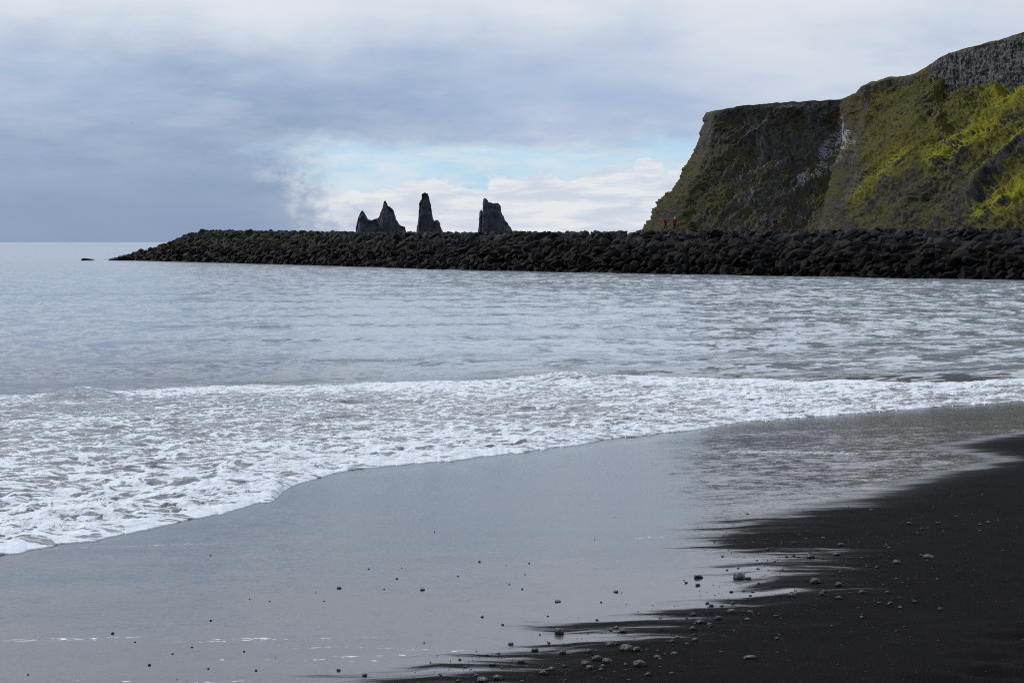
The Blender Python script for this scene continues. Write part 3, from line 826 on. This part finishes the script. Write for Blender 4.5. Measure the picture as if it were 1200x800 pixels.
def person(loc, rz, jacket, trousers, hat, label, stride, height, coatlong, bag=None):
    root = bpy.data.objects.new('person', None); COL.objects.link(root)
    k = height / 1.75
    root.location = loc; root.rotation_euler = (0, 0, rz); root.scale = (k, k, k)
    tag(root, label, 'person', 'people standing on the breakwater crest')
    st = stride
    V_ = [(0, 0, .95), (0, 0, 1.12), (0, .01, 1.30), (0, .01, 1.44), (0, 0, 1.53), (0, -.01, 1.60), (0, -.015, 1.68), (0, -.115, 1.645)]
    E_ = [(0, 1), (1, 2), (2, 3), (3, 4), (4, 5), (5, 6), (5, 7)]
    R_ = [(.15, .11), (.14, .10), (.16, .11), (.12, .08), .055, .088, .082, .018]
    for sx in (-1, 1):
        b = len(V_)
        V_ += [(sx * .19, .01, 1.40), (sx * .25, .03 * sx * st, 1.14), (sx * .26, -.07 - .05 * sx * st, .92), (sx * .262, -.085, .84)]
        E_ += [(3, b), (b, b + 1), (b + 1, b + 2), (b + 2, b + 3)]
        R_ += [.058, .046, .034, (.036, .024)]
        for j in range(4):                                     # fingers, slightly curled
            c = len(V_)
            ox = (j - 1.5) * .019; ln = (.062, .074, .070, .054)[j]
            V_ += [(sx * .262, -.085 + ox, .80), (sx * (.262 - .006), -.09 + ox, .80 - ln * .5), (sx * (.262 - .022), -.09 + ox, .80 - ln)]
            E_ += [(b + 3, c), (c, c + 1), (c + 1, c + 2)]; R_ += [.010, .009, .007]
        c = len(V_)
        V_ += [(sx * .255, -.125, .835), (sx * .245, -.135, .80)]; E_ += [(b + 3, c), (c, c + 1)]; R_ += [.011, .009]
        l = len(V_)
        fy = -.16 * sx * st
        V_ += [(sx * .10, 0, .88), (sx * .11, fy * .5 - .02, .50), (sx * .11, fy + .02, .09), (sx * .12, fy - .13, .035)]
        E_ += [(0, l), (l, l + 1), (l + 1, l + 2), (l + 2, l + 3)]; R_ += [.095, .062, .045, (.045, .035)]
    link('body', skin('body', V_, E_, R_), M_SKIN, root)
    hem = .72 if coatlong else .90
    JV = [(0, 0, hem), (0, 0, 1.0), (0, 0, 1.14), (0, .01, 1.30), (0, .01, 1.45), (0, 0, 1.52)]
    JE = [(0, 1), (1, 2), (2, 3), (3, 4), (4, 5)]
    JR = [(.21, .17), (.20, .155), (.18, .14), (.205, .15), (.15, .11), (.085, .08)]
    for sx in (-1, 1):
        b = len(JV)
        JV += [(sx * .20, .01, 1.41), (sx * .255, .03 * sx * st, 1.14), (sx * .262, -.068 - .05 * sx * st, .90)]
        JE += [(4, b), (b, b + 1), (b + 1, b + 2)]; JR += [.085, .07, .055]
    link('jacket', skin('jacket', JV, JE, JR), jacket, root)
    TV = [(0, 0, .96)]; TE = []; TR = [(.165, .12)]
    for sx in (-1, 1):
        l = len(TV); fy = -.16 * sx * st
        TV += [(sx * .10, 0, .86), (sx * .112, fy * .5 - .02, .50), (sx * .112, fy + .02, .10)]
        TE += [(0, l), (l, l + 1), (l + 1, l + 2)]; TR += [.11, .08, .065]
    link('trousers', skin('trousers', TV, TE, TR), trousers, root)
    HV = [(0, .02, 1.66), (0, .005, 1.72), (0, .045, 1.60)]; HR = [.098, .085, .085]
    link('cap' if hat is M_CAP else 'hair', skin('hair', HV, [(0, 1), (0, 2)], HR), hat, root)
    if bag:
        b = skin('bag', [(0, .02, .98), (0, .02, .84), (0, .02, .74)], [(0, 1), (1, 2)], [(.205, .16), (.22, .17), (.20, .16)])
        link('waist_jacket', b, bag, root)
    return root

def crest_spot(px):
    best = None
    for s in np.linspace(0, LEN, 1200):
        q = front(s) + BACK * (CRW + .4)
        e = abs(600 + F * q[0] / q[1] - px)
        if best is None or e < best[0]: best = (e, s, q)
    q = best[2]
    z = crest_z(best[1]) - .5
    for wv in allv:
        if abs(wv[:, 0].mean() - q[0]) < 1.6 and abs(wv[:, 1].mean() - q[1]) < 1.6:
            inn = np.hypot(wv[:, 0] - q[0], wv[:, 1] - q[1]) < .55
            if inn.any(): z = max(z, wv[inn, 2].max())
    return (q[0], q[1], z - .08)
person(crest_spot(779.5), .6, M_RED, M_DARK, M_HAIR, 'dark-haired person in a red jacket, shorter of the two in red', .5, 1.60, True)
person(crest_spot(790), -.5, M_RED, M_DARK, M_CAP, 'person in a bright red jacket with a pale cap and dark trousers', .7, 1.74, False)
person(crest_spot(897), 2.4, M_BLUE, M_DARK, M_HAIR, 'person in a blue jacket and black trousers on the breakwater crest', .4, 1.80, False)
person(crest_spot(908.5), 2.9, M_NAVY, M_DARK, M_HAIR, 'person in dark clothes with a red garment round the hips', .3, 1.66, False, M_RUST)

# ------------------------------------------------------------------ bird
br = bpy.data.objects.new('seabird', None); COL.objects.link(br)
br.location = at(154, 144.5, 420); br.rotation_euler = (0, -.25, .7)
tag(br, 'tiny dark seabird gliding alone in front of the grey cloud', 'bird')
M_BIRD = simple('bird_plumage', (.05, .05, .055))
link('body', skin('body', [(0, -.18, 0), (0, -.05, 0), (0, .10, 0), (0, .22, .0), (0, -.24, .02), (0, -.30, .015)], [(0, 1), (1, 2), (2, 3), (0, 4), (4, 5)], [.05, .075, .06, (.05, .015), .042, .012]), M_BIRD, br)
for sx in (-1, 1):
    link('wing', skin('wing', [(sx * .04, -.04, .02), (sx * .26, -.09, .10), (sx * .46, -.02, .09), (sx * .58, .06, .06)], [(0, 1), (1, 2), (2, 3)], [(.085, .02), (.08, .014), (.05, .010), (.02, .006)]), M_BIRD, br)

# ------------------------------------------------------------------ pebbles
m_pe, nt, p = new_mat('beach_pebble')
tc = nt.new('ShaderNodeTexCoord').outputs['Object']; rnd = nt.new('ShaderNodeObjectInfo').outputs['Random']
tc = nt.vm('ADD', tc, nt.comb(nt.m('MULTIPLY', rnd, 37.0), nt.m('MULTIPLY', rnd, 91.0), 0))
nA = nt.noise(tc, 2.2, 5, .6); nB = nt.noise(tc, 14.0, 3, .6)
base = nt.mix(rnd, (.006, .006, .007), (.020, .020, .022))
base = nt.mix(nt.m('MULTIPLY', nt.ss(nA, .48, .7), .35), base, (.032, .032, .033))
base = nt.mix(nt.m('MULTIPLY', nt.ss(nB, .55, .75), .4), base, (.02, .02, .02))
nt.put(p.inputs['Base Color'], base); p.inputs['Specular IOR Level'].default_value = .32
nt.put(p.inputs['Roughness'], nt.fmix(nA, .22, .45))
nt.put(p.inputs['Normal'], nt.bump(nt.m('ADD', nt.m('MULTIPLY', nA, .06), nt.m('MULTIPLY', nB, .008)), .5, 1.0))

def pebble_mesh(seed, sub=3):
    bm = bmesh.new(); bmesh.ops.create_icosphere(bm, subdivisions=sub, radius=1.0)
    v = np.array([x.co[:] for x in bm.verts])
    r = np.random.default_rng(seed)
    q = v * np.array([1.0, r.uniform(.68, .95), r.uniform(.45, .66)])
    n = fbm(v[:, 0] * 1.1 + seed, v[:, 1] * 1.1, v[:, 2] * 1.1, oct=3, seed=seed, gain=.45)
    q = q * (1 + .20 * n[:, None])
    # one or two worn flats
    for _ in range(3):
        d_ = r.normal(size=3); d_ /= np.linalg.norm(d_)
        h = q @ d_; lim = r.uniform(.62, .85)
        q = q - np.clip(h - lim, 0, None)[:, None] * d_ * .55
    for x, c in zip(bm.verts, q): x.co = c
    for f in bm.faces: f.smooth = True
    me = bpy.data.meshes.new('pebble'); bm.to_mesh(me); bm.free(); me.materials.append(m_pe)
    return me
PM = [pebble_mesh(200 + i) for i in range(9)]

NOTE = {  # the ones that stand out
    (749, 781): 'largest rounded dark pebble, lying alone on dry black sand',
    (879, 772): 'long flat pale grey pebble on bare sand right of the scatter',
    (1088, 653): 'flat pale grey pebble, farthest large one out on the dry sand',
    (866, 678): 'wide dark double-humped stone standing on the wet sheen',
    (818, 677): 'dark knobbly stone in the sheen, left of the double-humped one',
    (655, 741): 'dark stone in a pale puddle at the ragged edge of the sheen',
    (610, 776): 'grey pebble with a puddle round it on dark streaked sand',
    (495, 691): 'round black pebble alone in the middle of the wet sand',
    (654, 704): 'flat black pebble with a thin streak trailing left over wet sand',
    (722, 693): 'round black pebble alone on the sheen above the dark streaks'}
PEB = [(722, 693, 6), (654, 704, 8), (818, 677, 12), (866, 678, 15), (877, 679, 8), (817.5, 686, 6), (804, 683, 4), (857, 693, 5), (655, 741, 13), (722, 734, 7),
       (730, 739, 10), (774, 736, 6), (812, 719, 8), (857, 716, 11), (879, 716, 8), (820, 728, 10), (812, 736, 8), (832, 731, 8), (842, 724, 9), (876, 725, 7),
       (910, 721, 7), (929, 697, 8), (787, 751, 8), (794, 745, 7), (734, 761, 16), (746, 762, 10), (715, 755, 11), (690, 763, 10), (659, 765, 10), (700, 773, 13),
       (686, 778, 11), (691, 783, 10), (712, 776, 12), (749, 781, 17), (706, 782, 8), (646, 784, 9), (770, 771, 8), (879, 772, 16), (759, 793, 9), (787, 791, 6),
       (814, 749, 8), (790, 766, 8), (1066, 613, 6), (1099, 613, 6), (1149, 614, 5), (1088, 653, 13), (1080, 652, 5), (1050, 661, 10), (980, 651, 9), (950, 654, 11),
       (985, 639, 8), (965, 630, 5), (955, 683, 13), (983, 686, 10), (928, 697, 9), (983, 700, 8), (963, 696, 8), (1010, 694, 8), (1028, 666, 5), (1043, 706, 6),
       (1055, 710, 6), (1072, 705, 7), (1030, 706, 5), (1040, 694, 5), (495, 691, 6), (562, 658, 3), (565, 722, 4), (589, 731, 4), (598, 754, 7), (627, 762, 9),
       (610, 776, 11), (637, 789, 12), (577, 779, 9), (566, 797, 14), (583, 795, 14), (427, 791, 7), (465, 678, 3), (397, 689, 6), (175, 779, 4), (132, 742, 4),
       (300, 785, 4), (397, 785, 5), (1120, 605, 4), (1152, 580, 4), (1175, 646, 4), (1148, 621, 4), (900, 644, 5), (930, 652, 5), (158, 752, 3), (202, 766, 3),
       (225, 758, 3), (247, 727, 3), (316, 704, 3), (380, 704, 3), (286, 763, 3), (244, 783, 3), (33, 790, 3), (450, 690, 2.5), (612, 690, 3), (620, 660, 2.5)]
r = random.Random(5)
clus = [(700, 778, 40, 14), (760, 760, 50, 16), (830, 728, 40, 12), (880, 705, 45, 14), (960, 690, 45, 16), (1010, 660, 60, 20), (900, 650, 40, 16), (640, 785, 50, 10),
        (1060, 700, 60, 30), (900, 760, 110, 30), (1090, 620, 60, 18), (560, 792, 40, 8)]
while len(PEB) < 288:
    if r.random() < .68:
        cx, cy, sx, sy_ = r.choice(clus); x, y = r.gauss(cx, sx), r.gauss(cy, sy_)
        wd = r.choice((2.5, 3, 3, 3.5, 4, 4, 5, 6)) * (.85 if y < 660 else 1)
    elif r.random() < .5:
        x, y = r.uniform(640, 1200), r.uniform(590, 800); wd = r.uniform(2, 3.5)
        if x < 1500 - y * 1.05 - 20: continue
    else:
        x, y = r.uniform(150, 880), r.uniform(650, 800); wd = r.uniform(1.6, 3.0)
        if r.random() < .45 and x < 450: continue
    if y > 806 or x > 1215: continue
    PEB.append((x, y, wd))
def dry_at(wx, wy): return float(seg_signed(np.array([wx]), np.array([wy]), dryw)[0])
def ground_z(wx, wy):
    i = int(np.clip(np.searchsorted(by_, wy), 1, len(by_) - 1)); j = int(np.clip(np.searchsorted(bx_, wx), 1, len(bx_) - 1))
    return float(BZ[i - 1:i + 1, j - 1:j + 1].mean())
for i, (x, y, wd) in enumerate(PEB):
    wx, wy = on_beach(x, y); wx, wy = float(wx), float(wy)
    R_ = wd * .5 * wy / F * 1.02
    sdv = dry_at(wx, wy)
    o = bpy.data.objects.new('pebble', PM[i % 9]); COL.objects.link(o)
    fl_ = .62 if (int(x), int(y)) in ((879, 772), (1088, 653), (654, 704)) else r.uniform(.8, 1.25)
    o.scale = (R_, R_ * r.uniform(.8, 1.1), R_ * fl_)
    o.rotation_euler = (r.uniform(-.2, .2), r.uniform(-.2, .2), r.uniform(-.5, .5) + (math.pi if r.random() < .5 else 0))
    o.location = (wx, wy, ground_z(wx, wy) + R_ * fl_ * .24)
    key = (int(x), int(y))
    if key in NOTE: tag(o, NOTE[key], 'pebble')
    elif sdv < -.25: tag(o, 'small black pebble dotted on the shiny wet sand', 'pebble', 'pebbles dotted over the wet sand')
    elif x < 940 and y > 660: tag(o, 'small grey pebble in the scatter beside the ragged wet edge', 'pebble', 'pebbles scattered beside the wet edge')
    else: tag(o, 'small grey pebble spread out on the dry black sand', 'pebble', 'pebbles spread over the dry sand')

# fine gravel nobody could count
pv = pebble_mesh(300, 1)
gv0 = np.array([v.co[:] for v in pv.vertices]); gf0 = np.array([f.vertices[:] for f in pv.polygons])
vv, ff, off = [], [], 0
for _ in range(1500):
    if r.random() < .7:
        cx, cy, sx, sy_ = r.choice(clus); x, y = r.gauss(cx, sx * 1.3), r.gauss(cy, sy_ * 1.4)
    else:
        x, y = r.uniform(480, 1220), r.uniform(585, 810)
    if y > 812 or x > 1230 or y < 560: continue
    wx, wy = on_beach(x, y)
    sdv = dry_at(wx, wy)
    if sdv < -.15 and r.random() < .9: continue
    R_ = r.uniform(.5, 1.15) * wy / F
    a_ = r.uniform(0, 6.28); ca, sa = math.cos(a_), math.sin(a_)
    q = gv0 * R_ * np.array([1, r.uniform(.7, 1.1), r.uniform(.7, 1.1)])
    q = np.stack([q[:, 0] * ca - q[:, 1] * sa, q[:, 0] * sa + q[:, 1] * ca, q[:, 2]], -1) + np.array([float(wx), float(wy), ground_z(wx, wy) + R_ * .25])
    vv.append(q); ff.append(gf0 + off); off += len(q)
me = mesh_from('gravel', np.concatenate(vv), np.concatenate(ff))
tag(link('gravel', me, m_pe), 'fine grey gravel sprinkled over the black sand', 'gravel', kind='stuff')
